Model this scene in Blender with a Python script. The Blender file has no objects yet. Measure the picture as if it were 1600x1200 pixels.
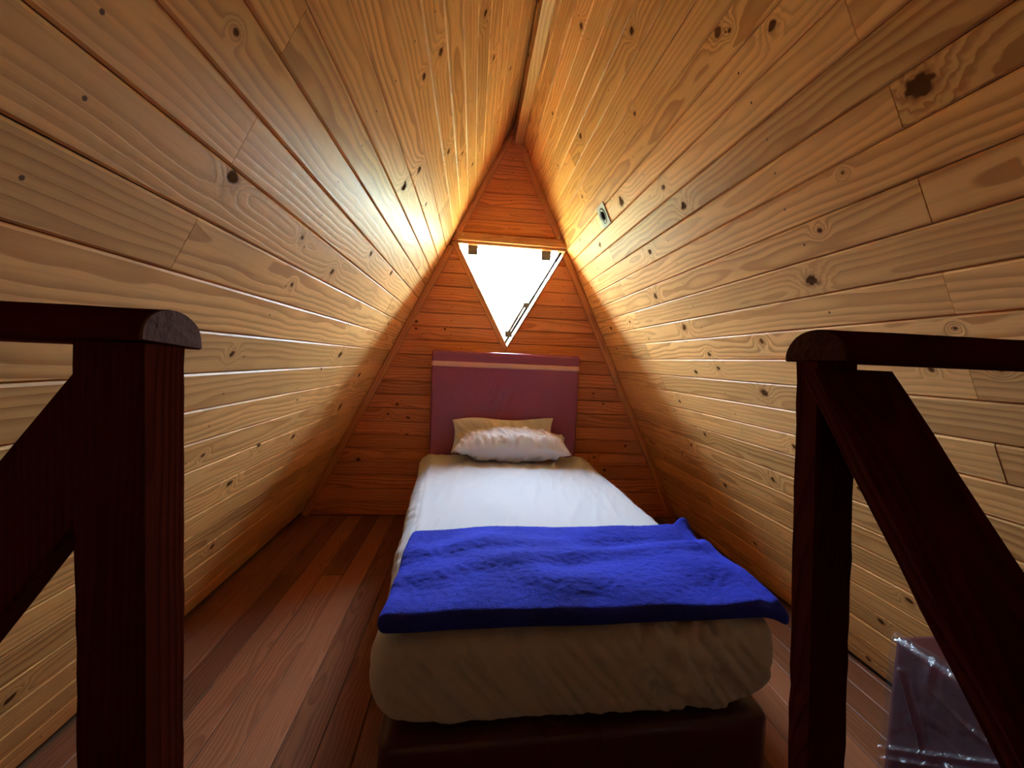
import bpy, bmesh, math, random
from mathutils import Vector, Matrix, noise

random.seed(7)
SC = bpy.context.scene
COL = SC.collection

# ------------------------------------------------------------------ camera, sky, exposure
H = 0.985                                   # eye height above the loft floor
cam_d = bpy.data.cameras.new('camera')
cam_d.sensor_width = 36.0
cam_d.lens = 15.3
cam_d.clip_start = 0.01
cam = bpy.data.objects.new('camera', cam_d)
COL.objects.link(cam)
R = Matrix(((0.99500067, -0.03682131, -0.09283246),
            (-0.09065209, 0.05702309, -0.99424874),
            (0.04190313, 0.99769362, 0.05340008)))
cam.matrix_world = Matrix.Translation((0, 0, H)) @ R.to_4x4()
SC.camera = cam

world = bpy.data.worlds.new('overcast_sky')
SC.world = world
world.use_nodes = True
bg = world.node_tree.nodes['Background']
bg.inputs[0].default_value = (0.58, 0.78, 1.0, 1)
# overcast sky: three times as bright overhead as at the horizon
wt = world.node_tree
geo = wt.nodes.new('ShaderNodeTexCoord')
sxyz = wt.nodes.new('ShaderNodeSeparateXYZ')
elev = wt.nodes.new('ShaderNodeMapRange')
for i, v in enumerate((None, 0.0, 1.0, 15.0, 20.0)):
    if v is not None:
        elev.inputs[i].default_value = v
wt.links.new(geo.outputs['Generated'], sxyz.inputs[0])
wt.links.new(sxyz.outputs[2], elev.inputs[0])
wt.links.new(elev.outputs[0], bg.inputs[1])
SC.view_settings.view_transform = 'Standard'
SC.view_settings.look = 'None'
SC.view_settings.gamma = 1.0
SC.view_settings.use_curve_mapping = False
SC.view_settings.exposure = 3.45
SC.cycles.max_bounces = 16
SC.cycles.diffuse_bounces = 12
SC.cycles.glossy_bounces = 6
SC.cycles.transparent_max_bounces = 12
SC.cycles.use_denoising = True

# sun behind the house: lights the meadow outside, never enters through the window
sun_d = bpy.data.lights.new('sun', 'SUN')
sun_d.energy = 5.0
sun_d.angle = 0.02
sun_d.color = (1.0, 0.93, 0.80)
sun = bpy.data.objects.new('sun', sun_d)
COL.objects.link(sun)
sun.rotation_euler = Vector((0.25, 0.75, -1.0)).to_track_quat('-Z', 'Y').to_euler()

# portal in the window opening (only guides the sampling of the sky)
por_d = bpy.data.lights.new('window_portal', 'AREA')
por_d.shape = 'RECTANGLE'
por_d.size = 0.74
por_d.size_y = 0.68
por_d.cycles.is_portal = True
por = bpy.data.objects.new('window_portal', por_d)
COL.objects.link(por)
por.location = (0.212, 2.704, 1.375)
por.rotation_euler = (math.radians(-90), 0, 0)      # faces -y, into the room


# ------------------------------------------------------------------ node helper
class NT:
    def __init__(self, name):
        self.mat = bpy.data.materials.new(name)
        self.mat.use_nodes = True
        self.t = self.mat.node_tree
        self.t.nodes.clear()
        self.out = self.t.nodes.new('ShaderNodeOutputMaterial')

    def n(self, kind, **props):
        nd = self.t.nodes.new(kind)
        for k, v in props.items():
            setattr(nd, k, v)
        return nd

    def put(self, sock, v):
        if isinstance(v, bpy.types.NodeSocket):
            self.t.links.new(v, sock)
        elif v is not None:
            sock.default_value = v

    def m(self, op, a, b=None, c=None, clamp=False):
        nd = self.n('ShaderNodeMath', operation=op, use_clamp=clamp)
        self.put(nd.inputs[0], a)
        self.put(nd.inputs[1], b)
        self.put(nd.inputs[2], c)
        return nd.outputs[0]

    def sm(self, x, e0, e1):
        nd = self.n('ShaderNodeMapRange', interpolation_type='SMOOTHSTEP')
        self.put(nd.inputs[0], x)
        self.put(nd.inputs[1], e0)
        self.put(nd.inputs[2], e1)
        return nd.outputs[0]

    def lin(self, x, a, b, c, d):
        nd = self.n('ShaderNodeMapRange')
        for i, v in enumerate((x, a, b, c, d)):
            self.put(nd.inputs[i], v)
        return nd.outputs[0]

    def vec(self, x, y, z):
        nd = self.n('ShaderNodeCombineXYZ')
        for i, v in enumerate((x, y, z)):
            self.put(nd.inputs[i], v)
        return nd.outputs[0]

    def sep(self, v):
        nd = self.n('ShaderNodeSeparateXYZ')
        self.put(nd.inputs[0], v)
        return nd.outputs

    def noise(self, v, scale, detail=2.0, rough=0.5, w=None):
        nd = self.n('ShaderNodeTexNoise', noise_dimensions='4D' if w is not None else '3D')
        self.put(nd.inputs['Vector'], v)
        nd.inputs['Scale'].default_value = scale
        nd.inputs['Detail'].default_value = detail
        nd.inputs['Roughness'].default_value = rough
        if w is not None:
            self.put(nd.inputs['W'], w)
        return nd.outputs[0]

    def mix(self, f, a, b, blend='MIX'):
        nd = self.n('ShaderNodeMix', data_type='RGBA', blend_type=blend)
        self.put(nd.inputs[0], f)
        self.put(nd.inputs[6], a)
        self.put(nd.inputs[7], b)
        return nd.outputs[2]

    def attr(self, name):
        nd = self.n('ShaderNodeAttribute', attribute_type='OBJECT', attribute_name=name)
        return nd.outputs['Vector']

    def bsdf(self, color, rough, normal=None, **kw):
        b = self.n('ShaderNodeBsdfPrincipled')
        self.put(b.inputs['Base Color'], color)
        self.put(b.inputs['Roughness'], rough)
        if normal is not None:
            self.put(b.inputs['Normal'], normal)
        for k, v in kw.items():
            self.put(b.inputs[k.replace('_', ' ')], v)
        self.t.links.new(b.outputs[0], self.out.inputs[0])
        return b

    def bump(self, h, strength, dist):
        nd = self.n('ShaderNodeBump')
        nd.inputs['Strength'].default_value = strength
        nd.inputs['Distance'].default_value = dist
        self.put(nd.inputs['Height'], h)
        return nd.outputs[0]


def c4(r, g, b):
    return (r, g, b, 1.0)


# ------------------------------------------------------------------ materials
def wood(name, light, dark, knotc, freq=72.0, ring_amt=0.8, rough=0.43, knots=True, tone=0.35,
         fibre=0.34, spec=0.08, axis='x'):
    """Sawn boards: rings of a log cut lengthwise along local x, knots from object properties."""
    g = NT(name)
    co = g.n('ShaderNodeTexCoord').outputs['Object']
    u, v, w = g.sep(co)
    if axis == 'z':
        u, v, w = w, u, v
    rnd = g.n('ShaderNodeObjectInfo').outputs['Random']
    r2 = g.m('FRACT', g.m('MULTIPLY', rnd, 17.31))
    r3 = g.m('FRACT', g.m('MULTIPLY', rnd, 71.77))
    W = g.m('MULTIPLY', rnd, 93.0)
    uw = g.vec(u, g.m('MULTIPLY', v, 2.0), g.m('MULTIPLY', w, 2.0))
    n1 = g.m('SUBTRACT', g.noise(uw, 0.9, 2.0, 0.55, W), 0.5)
    n2 = g.m('SUBTRACT', g.noise(uw, 2.6, 2.0, 0.55, g.m('ADD', W, 11.0)), 0.5)
    n3 = g.m('SUBTRACT', g.noise(g.vec(g.m('MULTIPLY', u, 3.0), g.m('MULTIPLY', v, 14.0), 0.0), 2.0, 2.0, 0.5, g.m('ADD', W, 5.0)), 0.5)
    # log axis offset from the board's face
    a = g.m('ADD', g.m('ADD', v, g.m('MULTIPLY', g.m('SUBTRACT', r2, 0.5), 0.10)), g.m('MULTIPLY', n1, 0.10))
    b = g.m('ADD', g.m('ADD', w, g.m('ADD', 0.004, g.m('MULTIPLY', r3, 0.05))), g.m('MULTIPLY', n2, 0.05))
    rad = g.m('SQRT', g.m('ADD', g.m('MULTIPLY', a, a), g.m('MULTIPLY', b, b)))
    F = g.m('ADD', g.m('MULTIPLY', rad, freq), g.m('MULTIPLY', n3, 0.7))
    nk = g.m('MULTIPLY', g.m('SUBTRACT', g.noise(co, 70.0, 1.0, 0.5, W), 0.5), 1.6)
    kmask = None
    halo = None
    if knots:
        for key in ('knot_a', 'knot_b', 'knot_c'):
            ku, kv, kr = g.sep(g.attr(key))
            kr = g.m('MAXIMUM', kr, 0.0001)
            du = g.m('MULTIPLY', g.m('SUBTRACT', u, ku), 0.8)
            dv = g.m('SUBTRACT', v, kv)
            d = g.m('SQRT', g.m('ADD', g.m('MULTIPLY', du, du), g.m('MULTIPLY', dv, dv)))
            d = g.m('ADD', d, g.m('MULTIPLY', g.m('MULTIPLY', g.m('ADD', n3, nk), kr), 0.9))
            q = g.m('DIVIDE', d, g.m('MULTIPLY', kr, 2.6))
            e = g.m('POWER', 2.71828, g.m('MULTIPLY', g.m('MULTIPLY', q, q), -1.0))
            F = g.m('ADD', F, g.m('MULTIPLY', e, 3.2))
            km = g.m('SUBTRACT', 1.0, g.sm(g.m('DIVIDE', d, kr), 0.65, 1.05))
            hm = g.m('SUBTRACT', 1.0, g.sm(g.m('DIVIDE', d, kr), 0.9, 1.9))
            kmask = km if kmask is None else g.m('MAXIMUM', kmask, km)
            halo = hm if halo is None else g.m('MAXIMUM', halo, hm)
    t = g.m('FRACT', F)
    ring = g.m('MULTIPLY', g.sm(t, 0.25, 0.86), g.m('SUBTRACT', 1.0, g.sm(t, 0.90, 1.0)))
    fib = g.noise(g.vec(g.m('MULTIPLY', u, 3.0), g.m('MULTIPLY', v, 160.0), g.m('MULTIPLY', w, 160.0)), 1.0, 3.0, 0.6, W)
    amt = g.m('MULTIPLY', ring, g.m('MULTIPLY', g.lin(r3, 0, 1, 0.45, 1.0), ring_amt))
    col = g.mix(amt, light, dark)
    col = g.mix(g.m('MULTIPLY', g.sm(fib, 0.45, 0.8), fibre), col, dark)
    if knots:
        col = g.mix(g.m('MULTIPLY', halo, 0.45), col, dark)
        col = g.mix(g.m('MULTIPLY', kmask, 0.93), col, knotc)
        nu = g.attr('nail_u')
        nus = g.sep(nu)
        nv = g.sep(g.attr('nail_v'))
        for i in range(3):
            du = g.m('SUBTRACT', u, nus[i])
            dv = g.m('SUBTRACT', v, nv[i])
            d = g.m('SQRT', g.m('ADD', g.m('MULTIPLY', du, du), g.m('MULTIPLY', dv, dv)))
            nm = g.m('SUBTRACT', 1.0, g.sm(d, 0.0022, 0.0034))
            col = g.mix(g.m('MULTIPLY', nm, 0.9), col, knotc)
    # tone from board to board and slow blotches
    blot = g.noise(uw, 3.2, 2.0, 0.5, g.m('ADD', W, 31.0))
    val = g.m('ADD', g.lin(r2, 0, 1, 1.0 - tone * 0.5, 1.0 + tone * 0.45), g.m('MULTIPLY', g.m('SUBTRACT', blot, 0.5), 0.35))
    col = g.mix(1.0, col, g.vec(val, val, val), 'MULTIPLY')
    ro = g.m('ADD', rough, g.m('MULTIPLY', g.m('SUBTRACT', fib, 0.5), 0.16))
    hgt = g.m('ADD', g.m('MULTIPLY', ring, -0.5), g.m('MULTIPLY', fib, 0.6))
    hgt = g.m('ADD', hgt, g.m('MULTIPLY', g.noise(co, 28.0, 2.0), 1.2))
    if knots:
        spec = g.m('MULTIPLY', g.m('SUBTRACT', 1.0, kmask), spec)
    g.bsdf(col, ro, g.bump(hgt, 0.35, 0.0012), Specular_IOR_Level=spec)
    return g.mat


def plain(name, color, rough, metallic=0.0, bump=None, **kw):
    g = NT(name)
    co = g.n('ShaderNodeTexCoord').outputs['Object']
    n = g.noise(co, (bump or (60, 0, 0))[0], 3.0)
    col = g.mix(g.m('MULTIPLY', n, 0.35), color, c4(*(x * 0.7 for x in color[:3])))
    nor = g.bump(n, bump[1], bump[2]) if bump else None
    g.bsdf(col, rough, nor, Metallic=metallic, **kw)
    return g.mat


PINE = wood('varnished_pine', c4(0.86, 0.47, 0.160), c4(0.50, 0.205, 0.056), c4(0.085, 0.032, 0.013))
PINE_BACK = wood('bounce_tinted_pine', c4(0.72, 0.295, 0.115), c4(0.42, 0.135, 0.042), c4(0.07, 0.022, 0.012), tone=0.25, rough=0.45)  # same pine as the slopes, warm bounce light put into its redder colour
PINE_TRIM = wood('pine_trim', c4(0.68, 0.33, 0.13), c4(0.46, 0.18, 0.06), c4(0.08, 0.03, 0.015), knots=False, tone=0.15, rough=0.42)
FLOORW = wood('dark_floor_boards', c4(0.30, 0.115, 0.055), c4(0.15, 0.048, 0.021), c4(0.03, 0.01, 0.006), freq=120, ring_amt=0.6, rough=0.34, tone=0.6, fibre=0.5, knots=False)
RAILW = wood('dark_red_hardwood', c4(0.062, 0.009, 0.0035), c4(0.034, 0.0045, 0.002), c4(0.03, 0.008, 0.005), freq=150, ring_amt=0.7, rough=0.7, spec=0.0, knots=False, tone=0.2, fibre=0.5)
POSTW = wood('dark_red_post_wood', c4(0.062, 0.009, 0.0035), c4(0.034, 0.0045, 0.002), c4(0.03, 0.008, 0.005), freq=150, ring_amt=0.7, rough=0.7, spec=0.0, knots=False, tone=0.2, fibre=0.5, axis='z')
SHEATH = plain('rough_sheathing', c4(0.22, 0.12, 0.06), 0.8)


def mat_fabric(name, color, nscale, bumpd, rough=0.85, sheen=0.2, var=0.15, tint=None, sub=0.0):
    g = NT(name)
    co = g.n('ShaderNodeTexCoord').outputs['Object']
    n = g.noise(co, nscale, 3.0, 0.6)
    n2 = g.noise(co, 7.0, 3.0, 0.6)
    col = g.mix(g.m('MULTIPLY', g.sm(n, 0.3, 0.75), var), color, c4(*(x * 0.35 for x in color[:3])))
    if tint:
        col = g.mix(g.m('MULTIPLY', g.sm(n2, 0.35, 0.7), 0.5), col, tint)
    h = g.m('ADD', g.m('MULTIPLY', n, 0.5), n2)
    b = g.bsdf(col, rough, g.bump(h, 0.5, bumpd), Sheen_Weight=sheen, Specular_IOR_Level=0.2)
    b.inputs['Sheen Roughness'].default_value = 0.45
    b.inputs['Sheen Tint'].default_value = color
    return g.mat


SHEET = mat_fabric('white_cotton', c4(0.48, 0.485, 0.51), 420, 0.002, 0.9, 0.1, 0.06)
PILLOW = mat_fabric('white_pillowcase', c4(0.70, 0.69, 0.72), 300, 0.003, 0.9, 0.1, 0.05)
FLEECE = mat_fabric('royal_blue_fleece', c4(0.020, 0.028, 0.42), 230, 0.005, 0.95, 0.45, 0.75, c4(0.028, 0.042, 0.55))


def mat_leather(name, color, rough):
    g = NT(name)
    co = g.n('ShaderNodeTexCoord').outputs['Object']
    vor = g.n('ShaderNodeTexVoronoi')
    g.put(vor.inputs['Vector'], co)
    vor.inputs['Scale'].default_value = 420
    n = g.noise(co, 6.0, 3.0)
    col = g.mix(g.m('MULTIPLY', n, 0.5), color, c4(*(x * 0.6 for x in color[:3])))
    g.bsdf(col, g.lin(n, 0.3, 0.7, rough - 0.06, rough + 0.08), g.bump(vor.outputs[0], 0.08, 0.0006))
    return g.mat


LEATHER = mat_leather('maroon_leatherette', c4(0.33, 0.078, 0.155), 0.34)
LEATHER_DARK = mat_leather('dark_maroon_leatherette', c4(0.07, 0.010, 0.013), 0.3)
LEATHER_BOX = mat_leather('box_leatherette', c4(0.10, 0.021, 0.028), 0.4)
STRIPE = mat_leather('tan_leatherette', c4(0.80, 0.45, 0.34), 0.45)
ENDGRAY = plain('weathered_end_grain', c4(0.15, 0.085, 0.065), 0.85, bump=(130, 0.6, 0.002), Specular_IOR_Level=0.0)
ENDRED = plain('red_end_grain', c4(0.06, 0.018, 0.008), 0.7, bump=(130, 0.5, 0.002), Specular_IOR_Level=0.0)
METAL = plain('satin_aluminium', c4(0.42, 0.43, 0.41), 0.5, 0.0, Specular_IOR_Level=0.1)
RINGM = plain('grey_lamp_ring', c4(0.14, 0.15, 0.15), 0.45, 0.0, Specular_IOR_Level=0.2)
DARKM = plain('dark_metal', c4(0.16, 0.155, 0.15), 0.4, 0.6)
BLACK = plain('black_plastic', c4(0.012, 0.011, 0.012), 0.5)
DARKHOLE = plain('unlit_lamp', c4(0.010, 0.009, 0.008), 0.8, Specular_IOR_Level=0.0)
SCREWM = plain('pale_screw_metal', c4(0.75, 0.70, 0.66), 0.35, 0.5)


def both_sides(g, ior):
    bf = g.n('ShaderNodeNewGeometry').outputs['Backfacing']   # thin sheet: same reflectance from either side
    return g.lin(bf, 0.0, 1.0, ior, 1.0 / ior)


def mat_glass():
    g = NT('window_glass')
    tr = g.n('ShaderNodeBsdfTransparent')
    tr.inputs[0].default_value = c4(0.97, 0.985, 0.98)
    gl = g.n('ShaderNodeBsdfGlossy')
    gl.inputs['Roughness'].default_value = 0.01
    fr = g.n('ShaderNodeFresnel')
    g.put(fr.inputs[0], both_sides(g, 1.45))
    mx = g.n('ShaderNodeMixShader')
    g.t.links.new(fr.outputs[0], mx.inputs[0])
    g.t.links.new(tr.outputs[0], mx.inputs[1])
    g.t.links.new(gl.outputs[0], mx.inputs[2])
    g.t.links.new(mx.outputs[0], g.out.inputs[0])
    return g.mat


def mat_film():
    g = NT('clear_plastic_film')
    co = g.n('ShaderNodeTexCoord').outputs['Object']
    n = g.noise(co, 22.0, 4.0, 0.6)
    nor = g.bump(n, 0.9, 0.012)
    tr = g.n('ShaderNodeBsdfTransparent')
    tr.inputs[0].default_value = c4(0.86, 0.87, 0.90)
    gl = g.n('ShaderNodeBsdfGlossy')
    gl.inputs['Roughness'].default_value = 0.22
    gl.inputs[0].default_value = c4(0.8, 0.8, 0.82)
    g.put(gl.inputs['Normal'], nor)
    df = g.n('ShaderNodeBsdfDiffuse')
    df.inputs[0].default_value = c4(0.8, 0.82, 0.86)
    fr = g.n('ShaderNodeFresnel')
    g.put(fr.inputs[0], both_sides(g, 1.5))
    g.put(fr.inputs['Normal'], nor)
    m1 = g.n('ShaderNodeMixShader')
    m1.inputs[0].default_value = 0.03
    g.t.links.new(tr.outputs[0], m1.inputs[1])
    g.t.links.new(df.outputs[0], m1.inputs[2])
    m2 = g.n('ShaderNodeMixShader')
    g.t.links.new(fr.outputs[0], m2.inputs[0])
    g.t.links.new(m1.outputs[0], m2.inputs[1])
    g.t.links.new(gl.outputs[0], m2.inputs[2])
    g.t.links.new(m2.outputs[0], g.out.inputs[0])
    return g.mat


GLASS = mat_glass()
FILM = mat_film()
GRASS = plain('meadow_grass', c4(0.17, 0.155, 0.065), 0.95, bump=(3, 0.3, 0.05))


# ------------------------------------------------------------------ mesh helpers
def obj(name, verts, faces, mat, parent=None, matrix=None, smooth=False, kind=None):
    me = bpy.data.meshes.new(name)
    me.from_pydata([tuple(p) for p in verts], [], faces)
    me.validate()
    bm = bmesh.new()
    bm.from_mesh(me)
    bmesh.ops.recalc_face_normals(bm, faces=bm.faces)
    bm.to_mesh(me)
    bm.free()
    me.materials.append(mat)
    if smooth:
        for p in me.polygons:
            p.use_smooth = True
    o = bpy.data.objects.new(name, me)
    COL.objects.link(o)
    if parent:
        o.parent = parent
    if matrix is not None:
        o.matrix_local = matrix
    if kind:
        o['kind'] = kind
    return o


def empty(name, loc=(0, 0, 0)):
    o = bpy.data.objects.new(name, None)
    o.empty_display_size = 0.05
    COL.objects.link(o)
    o.location = loc
    return o


def tag(o, label, cat, group=None):
    o['label'] = label
    o['category'] = cat
    if group:
        o['group'] = group
    return o


def prism(poly2, depth0, depth1, ax):
    """A convex polygon (pairs) extruded between two values; ax maps (a, b, d) to a point."""
    n = len(poly2)
    vs = [ax(a, b, depth0) for a, b in poly2] + [ax(a, b, depth1) for a, b in poly2]
    fs = [tuple(range(n)), tuple(range(n, 2 * n))]
    for i in range(n):
        j = (i + 1) % n
        fs.append((i, j, n + j, n + i))
    return vs, fs


def box(x0, x1, y0, y1, z0, z1):
    return prism([(x0, z0), (x1, z0), (x1, z1), (x0, z1)], y0, y1, lambda a, b, d: (a, d, b))


def frame_of(origin, xa, ya, za):
    m = Matrix.Identity(4)
    for i, a in enumerate((xa, ya, za)):
        for r in range(3):
            m[r][i] = a[r]
    for r in range(3):
        m[r][3] = origin[r]
    return m


def rounded_box(nx, ny, nz, hx, hy, hz, r, fn=None):
    """Closed box of quads whose edges are rounded with radius r; fn moves each point."""
    idx, verts, faces = {}, [], []

    def put(i, j, k):
        key = (i, j, k)
        if key not in idx:
            p = Vector((-hx + 2 * hx * i / nx, -hy + 2 * hy * j / ny, -hz + 2 * hz * k / nz))
            c = Vector((max(-hx + r, min(hx - r, p.x)), max(-hy + r, min(hy - r, p.y)), max(-hz + r, min(hz - r, p.z))))
            d = p - c
            if d.length > 1e-9:
                d.normalize()
            q = c + d * r
            idx[key] = len(verts)
            verts.append(fn(q, d) if fn else q)
        return idx[key]
    for i in range(nx):
        for j in range(ny):
            for k in (0, nz):
                faces.append((put(i, j, k), put(i + 1, j, k), put(i + 1, j + 1, k), put(i, j + 1, k)))
    for i in range(nx):
        for k in range(nz):
            for j in (0, ny):
                faces.append((put(i, j, k), put(i + 1, j, k), put(i + 1, j, k + 1), put(i, j, k + 1)))
    for j in range(ny):
        for k in range(nz):
            for i in (0, nx):
                faces.append((put(i, j, k), put(i, j + 1, k), put(i, j + 1, k + 1), put(i, j, k + 1)))
    return verts, faces


def fbm(x, y, z, o=3):
    return noise.fractal(Vector((x, y, z)), 0.9, 2.0, o)


def nz(x, y, z):
    return noise.noise(Vector((x, y, z)))


# ------------------------------------------------------------------ the A-frame room
KL, BL = 0.49890716, -0.50919871            # left slope:  x = KL * (z - H) + BL
KR, BR = -0.48324962, 0.89230828            # right slope: x = KR * (z - H) + BR
ZA = H + 1.42697                            # ridge line of the two slopes
XA = 0.2027
Y0, Y1 = -1.5, 2.70                         # behind the camera ... back wall


def xl(z):
    return KL * (z - H) + BL


def xr(z):
    return KR * (z - H) + BR


NL, NR = math.hypot(1, KL), math.hypot(1, KR)
VL = Vector((-KL, 0, -1)) / NL              # down the slope
VR = Vector((-KR, 0, -1)) / NR
OUTL = Vector((-1, 0, KL)) / NL             # outward normals
OUTR = Vector((1, 0, -KR)) / NR
APEX = Vector((XA, 0, ZA))


def slope_slab(name, V, OUT, length):
    a = APEX + OUT * 0.018 - V * 0.07
    pts = [a, a + V * length, a + V * length + OUT * 0.10, a + OUT * 0.10]
    vs = [(p.x, Y0 - 0.1, p.z) for p in pts] + [(p.x, 3.12, p.z) for p in pts]          # the roof overhangs the gable
    fs = [(0, 1, 2, 3), (4, 5, 6, 7), (0, 1, 5, 4), (1, 2, 6, 5), (2, 3, 7, 6), (3, 0, 4, 7)]
    return obj(name, vs, fs, SHEATH, kind='structure')


wall_left = slope_slab('wall_left', VL, OUTL, 3.9)
wall_right = slope_slab('wall_right', VR, OUTR, 3.9)


def board_mesh(L, w, t=0.016, c=0.0035, g=0.0008):
    """A lining board: local x lengthwise, y across, z = 0 its chamfered face."""
    h = w / 2 - g
    cs = [(-h, -t), (-h, -c), (-h + c, 0), (h - c, 0), (h, -c), (h, -t)]
    e = 0.0008
    vs = [(-L / 2 + e, a, b) for a, b in cs] + [(L / 2 - e, a, b) for a, b in cs]
    fs = [tuple(range(6)), tuple(range(6, 12))]
    for i in range(6):
        j = (i + 1) % 6
        fs.append((i, j, 6 + j, 6 + i))
    return vs, fs


L_V = [0.07, 0.155, 0.24, 0.325, 0.41, 0.495, 0.58, 0.669, 0.757, 0.855, 0.944, 1.029, 1.114, 1.201, 1.288,
       1.378, 1.469, 1.561, 1.653, 1.744, 1.836, 1.925, 2.019, 2.110, 2.200, 2.297, 2.393, 2.484, 2.575, 2.668]
R_V = [0.068, 0.1505, 0.233, 0.315, 0.397, 0.480, 0.5645, 0.643, 0.725, 0.807, 0.888, 0.968, 1.054, 1.131, 1.213,
       1.2956, 1.381, 1.462, 1.5466, 1.627, 1.712, 1.796, 1.879, 1.967, 2.052, 2.131, 2.214, 2.297, 2.374, 2.457,
       2.540, 2.622, 2.668]
# knots seen in the picture: distance down the slope, depth, radius
L_K = [(1.297, 0.724, 0.012), (1.345, 1.265, 0.011), (1.314, 1.016, 0.008), (1.607, 0.99, 0.007), (1.957, 1.719, 0.011),
       (1.927, 1.423, 0.010), (0.700, 1.199, 0.013), (0.790, 1.18, 0.008), (0.985, 1.455, 0.017), (0.900, 1.509, 0.013),
       (1.223, 1.488, 0.010), (0.720, 1.718, 0.013), (0.620, 1.917, 0.010), (2.045, 1.357, 0.013), (1.885, 1.103, 0.006),
       (1.709, 2.24, 0.014), (1.415, 2.263, 0.009), (1.22, 1.834, 0.012), (1.419, 1.083, 0.005), (1.475, 1.65, 0.004),
       (0.45, 1.35, 0.012), (0.37, 1.65, 0.010), (1.60, 1.75, 0.015), (1.88, 2.2, 0.014), (1.66, 1.62, 0.006),
       (1.15, 0.60, 0.005), (2.33, 1.5, 0.012), (0.53, 2.2, 0.011)]
R_K = [(1.085, 0.639, 0.019), (1.345, 0.967, 0.0145), (0.850, 1.745, 0.020), (0.927, 2.141, 0.013), (1.085, 1.674, 0.011),
       (1.257, 1.773, 0.013), (1.41, 1.634, 0.014), (1.486, 1.22, 0.010), (1.525, 1.531, 0.009), (1.580, 1.508, 0.009),
       (1.600, 1.681, 0.008), (1.758, 1.939, 0.009), (1.996, 2.002, 0.009), (1.905, 1.816, 0.010), (1.351, 2.463, 0.012),
       (1.019, 1.349, 0.013), (0.51, 1.28, 0.010), (0.296, 1.543, 0.012), (0.740, 0.981, 0.011), (0.762, 0.949, 0.006),
       (0.508, 1.881, 0.010), (0.675, 1.423, 0.007), (1.239, 0.901, 0.006), (1.485, 0.701, 0.004), (1.567, 0.765, 0.006),
       (0.83, 0.846, 0.010), (2.155, 1.813, 0.010), (2.42, 1.749, 0.010), (1.44, 2.005, 0.007), (2.40, 1.154, 0.010),
       (1.15, 0.806, 0.004), (1.66, 1.30, 0.014), (1.84, 1.25, 0.011), (2.01, 1.43, 0.011), (1.92, 1.05, 0.008),
       (2.25, 1.35, 0.012), (0.60, 0.80, 0.009), (1.34, 2.15, 0.008), (2.24, 1.02, 0.010)]


def line_slope(wall, bounds, V, OUT, sgn, knots, parity, joints_a, joints_b, nails):
    rng = random.Random(3 if sgn < 0 else 9)
    U = Vector((0, sgn, 0))
    N = -OUT
    edges = [0.0] + bounds
    for i in range(len(edges) - 1):
        v0, v1 = edges[i], edges[i + 1]
        if v1 - v0 < 0.02:
            continue
        js = joints_a if (i + parity) % 2 == 0 else joints_b
        js = [j + rng.uniform(-0.02, 0.02) for j in js]
        ys = [Y0] + js + [Y1 + 0.02]
        for a, b in zip(ys[:-1], ys[1:]):
            w = v1 - v0
            p = APEX + V * ((v0 + v1) / 2) + N * rng.uniform(-0.0007, 0.0005)
            p.y = (a + b) / 2
            vs, fs = board_mesh(b - a, w)
            o = obj('plank', vs, fs, PINE, wall, frame_of(p, U, V, N))
            ks = []
            for kv, ky, kr in knots:
                if v0 <= kv < v1 and a < ky < b:
                    ks.append(((ky - p.y) * sgn, kv - (v0 + v1) / 2, kr))
            if len(ks) < 2 and rng.random() < 0.6:
                ks.append((rng.uniform(-0.5, 0.5) * (b - a), rng.uniform(-0.35, 0.35) * w, rng.choice((0.004, 0.006, 0.009))))
            for key, k in zip(('knot_a', 'knot_b', 'knot_c'), ks):
                o[key] = [float(q) for q in k]
            nl = [n + rng.uniform(-0.012, 0.012) for n in nails if a + 0.02 < n < b - 0.02][:3]
            if nl:
                o['nail_u'] = [(n - p.y) * sgn for n in nl] + [9.0] * (3 - len(nl))
                o['nail_v'] = [rng.uniform(-0.012, 0.012) for _ in range(3)]


line_slope(wall_left, L_V, VL, OUTL, -1, L_K, 0, [0.705], [-0.65, 2.10], [0.47, 1.05, 1.65])
line_slope(wall_right, R_V, VR, OUTR, 1, R_K, 0, [-0.6, 2.055], [0.70], [0.40, 0.96, 1.52])

# ---- back wall with its triangular opening
WA, WB, WC = (-0.130, 1.692), (0.560, 1.683), (0.207, 1.057)


def clip(poly, a, b, c):
    """Keep a*x + b*z <= c."""
    out = []
    for i in range(len(poly)):
        p, q = poly[i], poly[(i + 1) % len(poly)]
        dp, dq = a * p[0] + b * p[1] - c, a * q[0] + b * q[1] - c
        if dp <= 0:
            out.append(p)
        if dp * dq < 0:
            t = dp / (dp - dq)
            out.append((p[0] + t * (q[0] - p[0]), p[1] + t * (q[1] - p[1])))
    return out


def half(p, q, keep):
    a, b = q[1] - p[1], -(q[0] - p[0])
    c = a * p[0] + b * p[1]
    if a * keep[0] + b * keep[1] > c:
        a, b, c = -a, -b, -c
    return a, b, c


ROOM = [half((xl(0), 0), (XA, ZA), (XA, 1)), half((xr(0), 0), (XA, ZA), (XA, 1))]
TOPH = half(WA, WB, (0.2, 2.2))
LOWH = half(WA, WB, (0.2, 1.0))
LEFTH = [half(WA, WC, (-0.6, 1.2)), half((WC[0], 0), (WC[0], 3), (-1, 1))]
RIGHTH = [half(WB, WC, (1.0, 1.2)), half((WC[0], 0), (WC[0], 3), (1, 1))]


def clipped(poly, halves):
    for h in halves:
        poly = clip(poly, *h)
        if len(poly) < 3:
            return None
    s = sum(poly[i][0] * poly[(i + 1) % len(poly)][1] - poly[(i + 1) % len(poly)][0] * poly[i][1] for i in range(len(poly)))
    return poly if abs(s) > 1e-4 else None


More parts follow.
